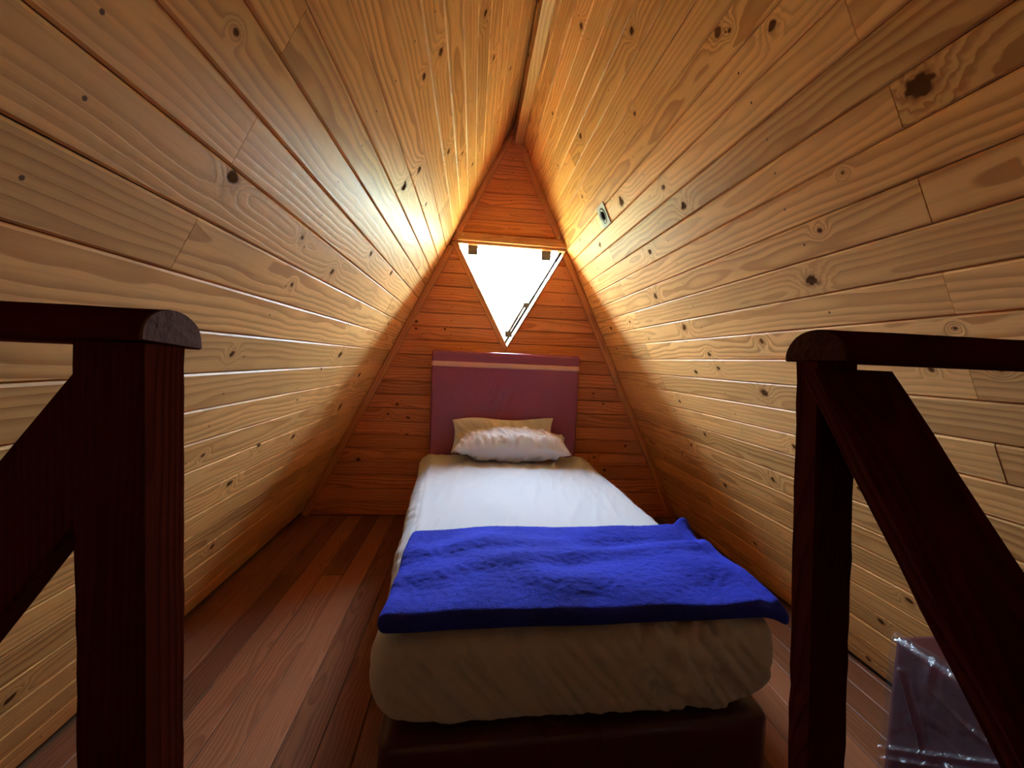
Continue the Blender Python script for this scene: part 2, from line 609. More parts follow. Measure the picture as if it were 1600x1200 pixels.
def inset_poly(poly, d):
    cx = sum(p[0] for p in poly) / len(poly)
    cz = sum(p[1] for p in poly) / len(poly)
    hs = []
    n = len(poly)
    for i in range(n):
        p, q = poly[i], poly[(i + 1) % n]
        if math.hypot(q[0] - p[0], q[1] - p[1]) < 1e-5:
            continue
        a, b, c = half(p, q, (cx, cz))
        hs.append((a, b, c - d * math.hypot(a, b)))
    return clipped(poly, hs) or poly


wall_back_v, wall_back_f = [], []
ROOMX = [(a, b, c + 0.045 * math.hypot(a, b)) for a, b, c in ROOM]
BIG = [(-2, -1.2), (3, -1.2), (3, 3), (-2, 3)]
for halves in ([TOPH], [LOWH] + LEFTH, [LOWH] + RIGHTH):
    pl = clipped(BIG, ROOMX + halves)
    vs, fs = prism(pl, 2.712, 2.785, lambda a, b, d: (a, d, b))
    k = len(wall_back_v)
    wall_back_v += vs
    wall_back_f += [tuple(i + k for i in f) for f in fs]
wall_back = obj('wall_back', wall_back_v, wall_back_f, SHEATH, kind='structure')

zb = [0.9184 - 0.0835 * k for k in range(11, 0, -1)] + [0.9184, 0.9990, 1.0890, 1.1740, 1.2553, 1.3345, 1.4192, 1.4997]
zb = [z for z in zb if z > 0.02]
while zb[-1] < ZA:
    zb.append(zb[-1] + 0.083)
zb = [0.0] + zb
BK = [(-0.347, 1.198, 0.008), (-0.346, 1.156, 0.007), (-0.173, 1.161, 0.005), (-0.447, 0.690, 0.008), (-0.38, 0.609, 0.009),
      (-0.50, 0.630, 0.008), (-0.384, 0.505, 0.008), (-0.67, 0.345, 0.012), (0.773, 0.80, 0.006), (0.84, 0.736, 0.007),
      (0.872, 0.308, 0.009), (1.0, 0.469, 0.008), (0.80, 0.39, 0.008), (0.136, 1.74, 0.005), (0.431, 1.745, 0.005)]
rngb = random.Random(21)
for z0, z1 in zip(zb[:-1], zb[1:]):
    band = [(-2, z0), (3, z0), (3, z1), (-2, z1)]
    for halves in ([TOPH], [LOWH] + LEFTH, [LOWH] + RIGHTH):
        if z1 < WC[1] and len(halves) == 3:
            if halves[1] is RIGHTH[0]:
                continue
            pl = clipped(band, ROOM)
        else:
            pl = clipped(band, ROOM + halves)
        if not pl:
            continue
        back = inset_poly(pl, 0.0012)
        front = inset_poly(pl, 0.0048)
        if len(front) != len(back):
            front = back
        mx = sum(p[0] for p in pl) / len(pl)
        mz = sum(p[1] for p in pl) / len(pl)
        n = len(back)
        t = rngb.uniform(-0.0006, 0.0006)
        # local x along the board, local y up, local z out into the room
        vs = [(p[0] - mx, p[1] - mz, -0.014) for p in back] + [(p[0] - mx, p[1] - mz, -0.0045) for p in back] + \
             [(p[0] - mx, p[1] - mz, t) for p in front]
        fs = [tuple(range(n)), tuple(range(2 * n, 3 * n))]
        for i in range(n):
            j = (i + 1) % n
            fs += [(i, j, n + j, n + i), (n + i, n + j, 2 * n + j, 2 * n + i)]
        o = obj('plank', vs, fs, PINE_BACK, wall_back, frame_of((mx, 2.697, mz), Vector((1, 0, 0)), Vector((0, 0, 1)), Vector((0, -1, 0))))
        ks = [(kx - mx, kz - mz, kr) for kx, kz, kr in BK if z0 <= kz < z1 and min(p[0] for p in pl) < kx < max(p[0] for p in pl)][:3]
        for key, kk in zip(('knot_a', 'knot_b', 'knot_c'), ks):
            o[key] = [float(q) for q in kk]

# ---- trims on the back wall and at the ridge
def strip(name, p, q, width, y0, y1, mat, parent=None, side=1):
    """A straight batten from p to q in the wall's plane, its width to one side."""
    dx, dz = q[0] - p[0], q[1] - p[1]
    L = math.hypot(dx, dz)
    nx, nzz = -dz / L * side, dx / L * side
    mid = ((p[0] + q[0]) / 2, (y0 + y1) / 2, (p[1] + q[1]) / 2)
    c = min(0.003, width * 0.2)
    h = (y1 - y0) / 2
    cs = [(0, -h + c), (c, -h), (width - c, -h), (width, -h + c), (width, h), (0, h)]
    vs = [(-L / 2, a, b) for a, b in cs] + [(L / 2, a, b) for a, b in cs]
    fs = [tuple(range(6)), tuple(range(6, 12))] + [(i, (i + 1) % 6, 6 + (i + 1) % 6, 6 + i) for i in range(6)]
    m = frame_of(mid, Vector((dx / L, 0, dz / L)), Vector((nx, 0, nzz)), Vector((0, 1, 0)))
    return obj(name, vs, fs, mat, parent, m)


g = 0.001
t1 = strip('trim_1', (xl(0.012) + 0.002, 0.012), (xl(1.665) + 0.002, 1.665), 0.038, 2.672, 2.696, PINE_TRIM, side=-1)
t2 = strip('trim_2', (xr(0.012) - 0.002, 0.012), (xr(1.650) - 0.002, 1.650), 0.038, 2.672, 2.696, PINE_TRIM, side=1)
t5 = strip('trim_5', (xl(1.745) + 0.002, 1.745), (xl(2.33) + 0.002, 2.33), 0.034, 2.676, 2.696, PINE_TRIM, side=-1)
t6 = strip('trim_6', (xr(1.735) - 0.002, 1.735), (xr(2.28) - 0.002, 2.28), 0.034, 2.676, 2.696, PINE_TRIM, side=1)
t3 = strip('trim_3', (WA[0] + 0.012, WA[1] + 0.004), (WB[0] - 0.012, WB[1] + 0.004), 0.046, 2.664, 2.6955, PINE_TRIM, side=1)
for t in (t1, t2, t3, t5, t6):
    t['kind'] = 'structure'
# ridge batten, fixed along the right-hand slope
pr = [(0.207, 2.297), (0.2545, 2.297), (0.2200, 2.372), (0.207, 2.380)]
vs, fs = prism(pr, Y0, 2.694, lambda a, b, d: (d, a - 0.23, b - 2.33))
rb = obj('trim_4', [(x - 0.6, y, z) for x, y, z in vs], fs, PINE, None, frame_of((0.23, 0.6, 2.33), Vector((0, 1, 0)), Vector((1, 0, 0)), Vector((0, 0, 1))))
rb['kind'] = 'structure'


def disc(name, p, axis, r, h, mat, parent, n=14):
    q = Vector(axis).to_track_quat('Z', 'Y').to_matrix().to_4x4()
    vs = [(r * math.cos(2 * math.pi * i / n), r * math.sin(2 * math.pi * i / n), 0) for i in range(n)]
    vs += [(0.8 * x, 0.8 * y, h) for x, y, _ in vs]
    fs = [tuple(range(n)), tuple(range(n, 2 * n))] + [(i, (i + 1) % n, n + (i + 1) % n, n + i) for i in range(n)]
    m = Matrix.Translation(p) @ q
    o = obj(name, vs, fs, mat, parent)
    o.matrix_local = parent.matrix_world.inverted() @ m if parent else m
    return o


bpy.context.view_layer.update()
disc('screw_head', (0.498, 2.664, 1.745), (0, -1, 0), 0.007, 0.004, SCREWM, t3)
disc('screw_head', (-0.085, 2.664, 1.725), (0, -1, 0), 0.005, 0.003, SCREWM, t3)

# ---- window: wooden lining, glass pane held by two clamps, latch bar
win = empty('window_1', (0.21, 2.74, 1.38))
win['kind'] = 'structure'
bpy.context.view_layer.update()


def wpart(name, vs, fs, mat, smooth=False):
    loc = win.location
    return obj(name, [(x - loc.x, y - loc.y, z - loc.z) for x, y, z in vs], fs, mat, win, None, smooth)


def lining(p, q, inner, thick, y0, y1, mat, name='jamb'):
    a, b, c = half(p, q, inner)
    L = math.hypot(a, b)
    ox, oz = -a / L * thick, -b / L * thick      # towards the inside of the opening
    poly = [p, q, (q[0] + ox, q[1] + oz), (p[0] + ox, p[1] + oz)]
    vs, fs = prism(poly, y0, y1, lambda u, v, d: (u, d, v))
    return wpart(name, vs, fs, mat)


CEN = ((WA[0] + WB[0] + WC[0]) / 3, (WA[1] + WB[1] + WC[1]) / 3)
lining(WA, WB, CEN, 0.010, 2.690, 2.788, PINE_TRIM)
lining(WA, WC, CEN, 0.010, 2.686, 2.788, PINE_TRIM)
lining(WB, WC, CEN, 0.004, 2.686, 2.788, PINE_TRIM)
# flat casing strip on the wall face down the left side
e = strip('casing', WA, WC, 0.022, 2.690, 2.6975, PINE_TRIM, None, side=-1)
e.parent = win
e.matrix_parent_inverse = win.matrix_world.inverted()
pane = [tuple(CEN[i] + (p[i] - CEN[i]) * 0.965 for i in (0, 1)) for p in (WA, WB, WC)]
vs, fs = prism(pane, 2.744, 2.750, lambda u, v, d: (u, d, v))
wpart('pane', vs, fs, GLASS)
for cx_, w_ in ((-0.022, 0.060), (0.436, 0.060)):
    zt = WA[1] + (cx_ - WA[0]) / (WB[0] - WA[0]) * (WB[1] - WA[1]) - 0.010
    def fnc(q, d, cx_=cx_, zt=zt):
        return Vector((cx_ + q.x, 2.741 + q.y, zt - 0.026 + q.z))
    vs, fs = rounded_box(4, 3, 4, w_ / 2, 0.011, 0.028, 0.003, fnc)
    wpart('glass_clamp', vs, fs, DARKM)


def on_bc(z, inset):
    t = (WB[1] - z) / (WB[1] - WC[1])
    return WB[0] + (WC[0] - WB[0]) * t - inset


def tube(pts, r, n=8):
    vs, fs = [], []
    pts = [Vector(p) for p in pts]
    for i, p in enumerate(pts):
        d = (pts[min(i + 1, len(pts) - 1)] - pts[max(i - 1, 0)]).normalized()
        s = d.orthogonal().normalized()
        t = d.cross(s)
        for k in range(n):
            a = 2 * math.pi * k / n
            vs.append(p + (s * math.cos(a) + t * math.sin(a)) * r)
    for i in range(len(pts) - 1):
        for k in range(n):
            k2 = (k + 1) % n
            fs.append((i * n + k, i * n + k2, (i + 1) * n + k2, (i + 1) * n + k))
    fs += [tuple(range(n)), tuple(range((len(pts) - 1) * n, len(pts) * n))]
    return vs, fs


vs, fs = tube([(on_bc(1.335, 0.052), 2.736, 1.335), (on_bc(1.150, 0.046), 2.736, 1.150)], 0.0085)
wpart('latch_bar', vs, fs, DARKM, True)
for z, s in ((1.335, 0.018), (1.150, 0.022)):
    x = on_bc(z, 0.040)
    vs, fs = box(x - s, x + s, 2.728, 2.743, z - s * 0.8, z + s * 0.8)
    wpart('latch_bracket', vs, fs, DARKM)
vs, fs = tube([(on_bc(1.345, 0.025), 2.736, 1.345), (on_bc(1.352, 0.062), 2.730, 1.362)], 0.003)
wpart('latch_handle', vs, fs, DARKM, True)
# dark rubber seal along the pane's right edge
p0, p1 = (WB[0] - 0.024, WB[1] - 0.012), (WC[0] - 0.002, WC[1] + 0.030)
lining(p0, p1, CEN, 0.015, 2.738, 2.756, BLACK, 'seal')

# ---- floor boards
floor = obj('floor', *box(-1.2, 1.6, 0.42, 2.80, -0.10, -0.018), SHEATH, kind='structure')
fx = -0.723 - 0.094 * 6
rngf = random.Random(5)
k = 0
while fx < 1.45:
    w = 0.094
    x0, x1 = max(fx, xl(0) + 0.002), min(fx + w, xr(0) - 0.002)
    if x1 - x0 > 0.015:
        ys = [0.40, 1.95, 2.697] if k % 2 else [0.40, 2.697]
        for a, b in zip(ys[:-1], ys[1:]):
            vs, fs = board_mesh(b - a, x1 - x0, 0.017, 0.0025, 0.0007)
            obj('board', vs, fs, FLOORW, floor, frame_of(((x0 + x1) / 2, (a + b) / 2, rngf.uniform(-0.0008, 0.0006)), Vector((0, 1, 0)), Vector((-1, 0, 0)), Vector((0, 0, 1))))
    fx += w
    k += 1
# stairwell below the camera and the wall behind it
obj('floor_lower', *box(-1.6, 2.0, Y0 - 0.1, 0.9, -1.08, -1.0), RAILW, kind='structure')
obj('wall_stairwell', *box(-1.7, 2.1, 0.44, 0.50, -1.0, -0.10), RAILW, kind='structure')
vs, fs = prism([(xl(-1.0), -1.0), (xr(-1.0), -1.0), (XA, ZA)], Y0 - 0.08, Y0, lambda a, b, d: (a, d, b))
obj('wall_front', vs, fs, PINE_TRIM, kind='structure')
# meadow outside the window; hillside added to cut light on the nearest slopes
vs, fs = [], []
nxh, nyh = 60, 44
for i in range(nxh + 1):
    for j in range(nyh + 1):
        x, y = -90 + 180 * i / nxh, 2.9 + 77 * j / nyh
        rise = max(0.0, min(1.0, (y - 9) / 26.0))
        z = -2.8 + 8.6 * rise * rise * (3 - 2 * rise) + 1.3 * rise * nz(x * 0.16, y * 0.16, 0.0) + 1.0 * rise * nz(x * 0.5, y * 0.5, 3.0)
        vs.append((x, y, z))
for i in range(nxh):
    for j in range(nyh):
        a = i * (nyh + 1) + j
        fs.append((a, a + nyh + 1, a + nyh + 2, a + 1))
obj('ground_outside', vs, fs, GRASS, kind='structure')

# ------------------------------------------------------------------ bed
bed = empty('bed_base', (0.245, 1.75, 0))
tag(bed, 'dark maroon upholstered box base under the single mattress', 'bed base')


def fn_base(q, d):
    yy = 1.722 + q.y
    lx = -0.165 - (yy - 0.87) * 0.052
    rx = 0.712
    x = lx + (q.x / 0.45 + 1) / 2 * (rx - lx)
    return Vector((x - 0.245, yy - 1.75 + 0.045 * (q.x / 0.45) * 0.5 * (1 - (q.y / 0.86 + 1) / 2), 0.125 + q.z + 0.0020 * nz(x * 9, yy * 6, q.z * 9)))


vs, fs = rounded_box(40, 60, 10, 0.45, 0.85, 0.078, 0.022, fn_base)
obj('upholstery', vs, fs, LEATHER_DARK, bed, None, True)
for sx in (-0.33, 0.38):
    for sy in (-0.78, 0.78):
        vs, fs = prism([(0.026 * math.cos(a * math.pi / 5), 0.026 * math.sin(a * math.pi / 5)) for a in range(10)], 0.0, 0.045,
                       lambda a, b, d, sx=sx, sy=sy: (sx + a, sy + b, d))
        obj('foot', vs, fs, BLACK, bed)

mat_e = empty('mattress', (0.245, 1.75, 0.21))
tag(mat_e, 'single mattress in a wrinkled white fitted sheet on the maroon base', 'mattress')


def fn_matt(q, d):
    # q in half sizes 0.45 x 0.87 x 0.11
    yy = 1.714 + q.y
    lx = -0.172 - max(0.0, yy - 0.87) * 0.056
    rx = 0.700 + 0.010 * (1 - (yy - 0.87) / 1.7)
    s = (q.x / 0.45 + 1) / 2
    x = lx + s * (rx - lx)
    front = max(0.0, 1 - (q.y + 0.87) / 0.5)
    yy += 0.038 * (s - 0.5) * front
    z = 0.319 + q.z
    low = max(0.0, min(1.0, (0.11 - q.z) / 0.22))
    # the sheet's hem rides up at the front corners
    cor = max(0.0, abs(q.x) / 0.45 - 0.62) / 0.38
    z += low ** 1.5 * front * (cor ** 2) * (0.045 if q.x > 0 else 0.030)
    z += low * 0.004 * nz(x * 16, 0.3, yy * 16)
    # bulging sides
    bul = 0.014 * math.sin(math.pi * min(1, max(0, low)))
    x += d.x * bul
    yy += d.y * bul
    # wrinkles
    w = 0.0
    if d.y < -0.4:
        uu = x * 20 + (z - 0.2) * 17
        w += (0.026 * max(0.0, nz(uu, (z - x) * 2.2, 3.1)) - 0.016 * (1 - min(1.0, abs(nz(uu * 1.5, z * 3 - x, 8.2)) * 6))) * low ** 0.5
        if 0.26 < x < 0.66:
            m = math.sin(math.pi * (x - 0.26) / 0.40)
            w += m * 0.034 * abs(nz(x * 13, z * 13, 5.5)) + m * 0.020 * abs(nz(x * 30, z * 30, 1.5))
    elif abs(d.x) > 0.4:
        w += 0.008 * nz(yy * 5, z * 4, 2.0) + 0.006 * abs(nz(yy * 14 + z * 16, z * 3, 6.0))
    if d.z > 0.5:
        w += 0.0030 * nz(x * 5 + yy * 2, yy * 4, 1.0) + 0.0080 * max(0, nz(x * 26 - yy * 5, yy * 5 + x * 3, 9.0)) * (1.4 if yy > 2.0 else 0.8) - 0.0022 * (1 - min(1.0, abs(nz(x * 13 - yy * 6, yy * 2.2 + x * 2, 4.4)) * 10)) * max(0.0, nz(x * 3, yy * 3, 7.7) + 0.35)
        w += 0.0026 * max(0.0, nz(x * 66 - yy * 17, yy * 9 + x * 6, 3.0)) * max(0.0, nz(x * 4, yy * 4, 5.0) + 0.45)
        w += 0.004 * math.exp(-((x - lx - 0.05) / 0.015) ** 2)
    if abs(d.x) > 0.25 and abs(d.y) > 0.25:
        w *= 0.25
    if d.z < 0:
        w *= max(0.0, 1 + d.z * 1.1)
    return Vector((x + d.x * w - 0.245, yy + d.y * w - 1.75, z + d.z * w - 0.21))


vs, fs = rounded_box(150, 170, 34, 0.45, 0.842, 0.108, 0.055, fn_matt)
obj('fitted_sheet', vs, fs, SHEET, mat_e, None, True)

# ---- headboard
hb = empty('headboard', (0.205, 2.65, 0.0))
tag(hb, 'maroon leatherette headboard with a thin tan stripe under the window', 'headboard')


def fn_hb(q, d):
    x, z = q.x, 0.635 + q.z
    w = 0.0
    if d.y < -0.5:
        cx_, cz_ = -0.02, 0.72
        m = math.exp(-(((x - cx_ + 0.02) / 0.13) ** 2 + ((z - cz_) / 0.10) ** 2))
        w = m * 0.022 * max(0.0, nz(x * 30 - z * 18, (x + z) * 5, 3.3)) - m * 0.014 * abs(nz(x * 44 - z * 24, z * 7 + x * 4, 1.1))
        w += 0.003 * nz(x * 4, z * 4, 0.3)
    return Vector((x, q.y + d.y * w, z))


vs, fs = rounded_box(110, 6, 90, 0.442, 0.042, 0.395, 0.016, fn_hb)
obj('panel', vs, fs, LEATHER, hb, Matrix.Translation((0, -0.026, 0)), True)
vs, fs = rounded_box(40, 2, 4, 0.443, 0.004, 0.0155, 0.003, lambda q, d: Vector((q.x, q.y - 0.068, 0.951 + q.z)))
obj('stripe', vs, fs, STRIPE, hb, None, True)['label'] = 'thin tan stripe'
for sx in (-0.3, 0.3):
    obj('leg', *box(sx - 0.03, sx + 0.03, -0.045, -0.01, 0.0, 0.26), RAILW, hb)


# ---- pillows
def pillow(name, W, D, T, seed, pinch=0.10, n=110, folds=0.010, droop=0.0):
    """Two sewn faces meeting in a seam; local x wide, y deep, z thick."""
    vs, fs = [], []
    m = int(n * D / W) + 6

    def pt(i, j, s):
        a, b = -1 + 2 * i / n, -1 + 2 * j / m
        x = a * W / 2 * (1 - pinch * (1 - abs(a)) * 0 - pinch * (1 - b * b) * abs(a) ** 3)
        y = b * D / 2 * (1 - pinch * (1 - a * a) * abs(b) ** 3)
        y -= droop * (max(0.0, -a) ** 2 + 0.35 * math.sin(a * 4 + 1)) * max(0.0, b)
        e = max(0.0, (1 - abs(a) ** 2.6)) ** 0.55 * max(0.0, (1 - abs(b) ** 2.6)) ** 0.55
        z = s * T / 2 * e
        edge = 1 - max(abs(a), abs(b)) ** 4
        f = fbm(x * 9 + seed, y * 6, s * 2.0) * 0.35 + abs(nz(x * 24 + y * 15 + seed, y * 8 - x * 5, s)) * 1.3 + 0.35 * abs(nz(x * 50 - y * 30, y * 16 + x * 8 + seed, s)) - 0.35
        z += s * folds * f * min(1, edge * 2.5)
        rim = (1 - e)
        z += 0.012 * nz(x * 8 + seed, y * 8, 4.0) * rim
        return (x, y, z)
    ids = {}
    for s in (1, -1):
        for i in range(n + 1):
            for j in range(m + 1):
                key = (i, j, s)
                if s < 0 and (i in (0, n) or j in (0, m)):
                    ids[key] = ids[(i, j, 1)]
                    continue
                ids[key] = len(vs)
                vs.append(pt(i, j, s))
    for s in (1, -1):
        for i in range(n):
            for j in range(m):
                fs.append((ids[(i, j, s)], ids[(i + 1, j, s)], ids[(i + 1, j + 1, s)], ids[(i, j + 1, s)]))
    return obj(name, vs, fs, PILLOW, None, None, True)


pb = pillow('pillow', 0.60, 0.215, 0.05, 4.0, 0.06, folds=0.014, droop=0.022)
pb.location = (0.195, 2.532, 0.541)
pb.rotation_euler = (math.radians(77), 0, math.radians(-1))
tag(pb, 'flat white pillow propped upright against the headboard behind the plump pillow', 'pillow', 'pillows on the bed')
pf = pillow('pillow', 0.64, 0.225, 0.17, 11.0, 0.07, folds=0.024)
pf.location = (0.235, 2.388, 0.521)
pf.rotation_euler = (math.radians(13), 0, math.radians(-1.5))
tag(pf, 'plump wrinkled white pillow lying flat at the front of the bed head', 'pillow', 'pillows on the bed')


# ---- blue blanket folded over the foot of the bed
def fn_blanket(q, d):
    # q in half sizes 0.46 x 0.27 x 0.02
    s, t = (q.x / 0.46 + 1) / 2, (q.y / 0.27 + 1) / 2      # s left -> right, t front -> back
    xl0, xr0 = -0.168 + 0.006 * t, 0.742 - 0.012 * t
    x = xl0 + s * (xr0 - xl0)
    yf, yb = 0.850 + 0.040 * s, 1.280 + 0.075 * s + 0.012 * math.sin(s * 7)
    y = yf + t * (yb - yf)
    z = 0.4575 + q.z
    up = max(0.0, d.z if d.length > 0 else 0.0)
    low = 0.5 + 0.5 * q.z / 0.02
    f = 0.022 * nz(x * 3.0 + y * 2.0, y * 6.0 - x * 1.5, 2.2) + 0.010 * nz(x * 8 + 3, y * 9, 7.0)
    f += 0.007 * math.exp(-((y - (1.02 + 0.22 * (x + 0.1))) / 0.035) ** 2)
    f -= 0.006 * math.exp(-((y - (1.10 + 0.18 * (x + 0.1))) / 0.03) ** 2)
    f += 0.0018 * nz(x * 60, y * 60, 1.0) + 0.0016 * nz(x * 150, y * 150, 3.0)
    z += f * (0.05 + 0.95 * low) * min(1.0, 0.35 + 3 * min(t, 1 - t, 0.3))
    # hem line along the right side
    e = (1 - s) * 0.92
    z += low * (0.006 * math.exp(-((e - 0.028) / 0.010) ** 2) - 0.006 * math.exp(-((e - 0.055) / 0.012) ** 2))
    # the right edge hangs over the mattress' side, its back corner turned up
    over = max(0.0, x - 0.665)
    z -= over * over * 5.0 * (1 - 0.9 * t ** 6)
    cor = max(0.0, s - 0.93) / 0.07 * max(0.0, t - 0.88) / 0.12
    z += 0.026 * cor
    # soft front roll
    z -= 0.010 * (1 - t) ** 10
    y += 0.006 * nz(x * 7, z * 20, 5.0) * (1 - t) ** 4 + 0.008 * nz(x * 6, 1.0, 2.0) * t ** 6
    x += 0.006 * nz(y * 9, 2.0, 4.0) * (1 - s) ** 6
    return Vector((x - 0.29, y - 1.12, z - 0.435))


vs, fs = rounded_box(210, 130, 8, 0.46, 0.27, 0.02, 0.018, fn_blanket)
bl = obj('blanket', vs, fs, FLEECE, None, Matrix.Translation((0.29, 1.12, 0.435)), True)
tag(bl, 'royal blue fleece blanket folded across the foot of the bed', 'blanket')


# ------------------------------------------------------------------ stair railings
def halfround(L, w, h, n=18, seed=0.0):
    """Half-round rail: local x lengthwise from 0 to L, flat underside at z = 0."""
    prof = [(-w / 2, 0.0)] + [(-w / 2 * math.cos(math.pi * i / n), h * math.sin(math.pi * i / n) ** 0.85) for i in range(1, n)] + [(w / 2, 0.0)]
    m = 26
    vs, fs = [], []
    k = len(prof)
    for j in range(m + 1):
        x = L * j / m
        for a, b in prof:
            r = 1 + 0.022 * nz(x * 14 + seed, a * 40, b * 40)
            vs.append((x, a * r, b * r))
    for j in range(m):
        for i in range(k):
            i2 = (i + 1) % k
            fs.append((j * k + i, j * k + i2, (j + 1) * k + i2, (j + 1) * k + i))
    fs += [tuple(range(k)), tuple(range(m * k, (m + 1) * k))]
    return vs, fs, prof


def endcap(prof, mat, parent, matrix, seed):
    vs = [(0.0, a * 0.985, 0.0006 + b * 0.98) for a, b in prof]
    n = len(vs)
    vs += [(-0.0025 - 0.0012 * nz(a * 50 + seed, b * 60, 2), a * 0.965, 0.0012 + b * 0.95) for a, b in prof]
    vs.append((-0.0035, 0.0, max(b for _, b in prof) * 0.45))
    fs = [(i, (i + 1) % n, n + (i + 1) % n, n + i) for i in range(n)] + [(n + i, n + (i + 1) % n, 2 * n) for i in range(n)]
    return obj('cut_end', vs, fs, mat, parent, matrix)


def post_mesh(bottom, top, a, b, seed):
    """A sawn square post between two points, with slightly ragged arrises."""
    m = 40
    vs, fs = [], []
    ring = [(-a / 2, -b / 2 + .003), (-a / 2 + .003, -b / 2), (a / 2 - .003, -b / 2), (a / 2, -b / 2 + .003),
            (a / 2, b / 2 - .003), (a / 2 - .003, b / 2), (-a / 2 + .003, b / 2), (-a / 2, b / 2 - .003)]
    k = len(ring)
    B, T = Vector(bottom), Vector(top)
    for j in range(m + 1):
        c = B.lerp(T, j / m)
        for x, y in ring:
            d = 0.0009 * nz(x * 60 + seed, y * 60, c.z * 45) + 0.0006 * nz(x * 9, y * 9 + seed, c.z * 130)
            vs.append((c.x + x + (d if x > 0 else -d), c.y + y + d * (1 if y > 0 else -1), c.z))
    for j in range(m):
        for i in range(k):
            i2 = (i + 1) % k
            fs.append((j * k + i, j * k + i2, (j + 1) * k + i2, (j + 1) * k + i))
    fs += [tuple(range(k)), tuple(range(m * k, (m + 1) * k))]
    return vs, fs


rail_l = empty('stair_railing', (-0.338, 0.468, 0.0))
tag(rail_l, 'dark red timber railing with grey weathered rail end, left of the bed', 'railing', 'stair railings')
vs, fs = post_mesh((0, 0, 0.0), (0, 0, 0.987), 0.0625, 0.0625, 1.0)
obj('post', vs, fs, POSTW, rail_l, None, True).data.polygons.foreach_set('use_smooth', [False] * (40 * 8 + 2))
vs, fs, prof = halfround(0.208, 0.093, 0.036, seed=2.0)
mh = frame_of((0.031, 0.010, 0.986), Vector((-1, 0, 0)), Vector((0, -1, 0.075)).normalized(), Vector((0, 0.075, 1)).normalized())
hr = obj('handrail', vs, fs, RAILW, rail_l, mh, True)
endcap(prof, ENDGRAY, hr, Matrix.Identity(4), 1.0)['label'] = 'grey weathered sawn end'


def plank_between(name, p, q, wdir, w, t, mat, parent, seed):
    """A flat board from p to q; wdir across its wide face."""
    P, Q = Vector(p), Vector(q)
    X = (Q - P).normalized()
    Wd = (Vector(wdir) - X * Vector(wdir).dot(X)).normalized()
    N = X.cross(Wd)
    L = (Q - P).length
    c = 0.003
    cs = [(-w / 2, -t / 2 + c), (-w / 2 + c, -t / 2), (w / 2 - c, -t / 2), (w / 2, -t / 2 + c),
          (w / 2, t / 2 - c), (w / 2 - c, t / 2), (-w / 2 + c, t / 2), (-w / 2, t / 2 - c)]
    m = 24
    vs, fs = [], []
    for j in range(m + 1):
        x = L * j / m
        for a, b in cs:
            d = 0.0008 * nz(x * 40 + seed, a * 50, b * 90)
            vs.append((x, a + d, b + d))
    for j in range(m):
        for i in range(8):
            i2 = (i + 1) % 8
            fs.append((j * 8 + i, j * 8 + i2, (j + 1) * 8 + i2, (j + 1) * 8 + i))
    fs += [tuple(range(8)), tuple(range(m * 8, m * 8 + 8))]
    return obj(name, vs, fs, mat, parent, frame_of(P, X, Wd, N))


# diagonal brace from the left post down to the slope, in the plane of the railing
org = rail_l.location
bp = [(-0.3695, H - 0.0190), (-0.3695, H - 0.1690), (-0.955, 0.004), (xl(0.004) + 0.004, 0.004), (-0.786, H - 0.571)]
back, front = bp, inset_poly(bp, 0.003)
vs = [(a - org.x, 0.478 - org.y, b) for a, b in back] + [(a - org.x, 0.450 - org.y, b) for a, b in back] + [(a - org.x, 0.447 - org.y, b) for a, b in front]
n = 5
fs = [tuple(range(n)), tuple(range(2 * n, 3 * n))]
for i in range(n):
    j = (i + 1) % n
    fs += [(i, j, n + j, n + i), (n + i, n + j, 2 * n + j, 2 * n + i)]
obj('brace', vs, fs, POSTW, rail_l)

rail_r = empty('stair_railing', (0.425, 0.4685, 0.0))
tag(rail_r, 'dark red timber railing with sloping stair handrail, right of the bed', 'railing', 'stair railings')
vs, fs = post_mesh((0.040, 0, 0.0), (-0.018, 0, 0.998), 0.0475, 0.037, 5.0)
obj('post', vs, fs, POSTW, rail_r)
vs, fs, prof = halfround(0.460, 0.092, 0.037, seed=6.0)
mh = frame_of((-0.031, 0.0015, 0.9985), Vector((1, 0, 0)), Vector((0, 1, 0.0)), Vector((0, 0, 1)))
hr = obj('handrail', vs, fs, RAILW, rail_r, mh, True)
endcap(prof, ENDRED, hr, Matrix.Identity(4), 3.0)['label'] = 'lighter red brown sawn end'
sd = Vector((0, -1, -1.27)).normalized()
st = Vector((0.425, 0.448, H + 0.006))
nrm = Vector((0, -1.27, 1)).normalized()            # face up and towards the stairs
plank_between('stair_handrail', st - nrm * 0.011 - rail_r.location, st + sd * 0.95 - nrm * 0.011 - rail_r.location, Vector((1, 0, 0)), 0.096, 0.022, RAILW, rail_r, 8.0)

# ------------------------------------------------------------------ recessed spotlight on the right slope
sp_p = Vector((0.568, 1.957, 1.6560))
sp_m = frame_of(sp_p - OUTR * 0.001, Vector((0, 1, 0)), VR, -OUTR)
spot = empty('recessed_spotlight')
spot.matrix_world = sp_m
tag(spot, 'small square white metal recessed spotlight on the right slope', 'spotlight')
n = 32
hs, ri = 0.049, 0.036
vs, fs = [], []
for i in range(n):
    a = 2 * math.pi * i / n
    c, s = math.cos(a), math.sin(a)
    m = max(abs(c), abs(s))
    sq = (hs * c / m, hs * s / m)
    vs += [(sq[0], sq[1], 0.0), (sq[0] * 0.985, sq[1] * 0.985, 0.004), (ri * c, ri * s, 0.004), (ri * 0.97 * c, ri * 0.97 * s, 0.0015)]
for i in range(n):
    j = (i + 1) % n
    for q in range(3):
        fs.append((i * 4 + q, j * 4 + q, j * 4 + q + 1, i * 4 + q + 1))
obj('bezel', vs, fs, METAL, spot)
vs, fs = [], []
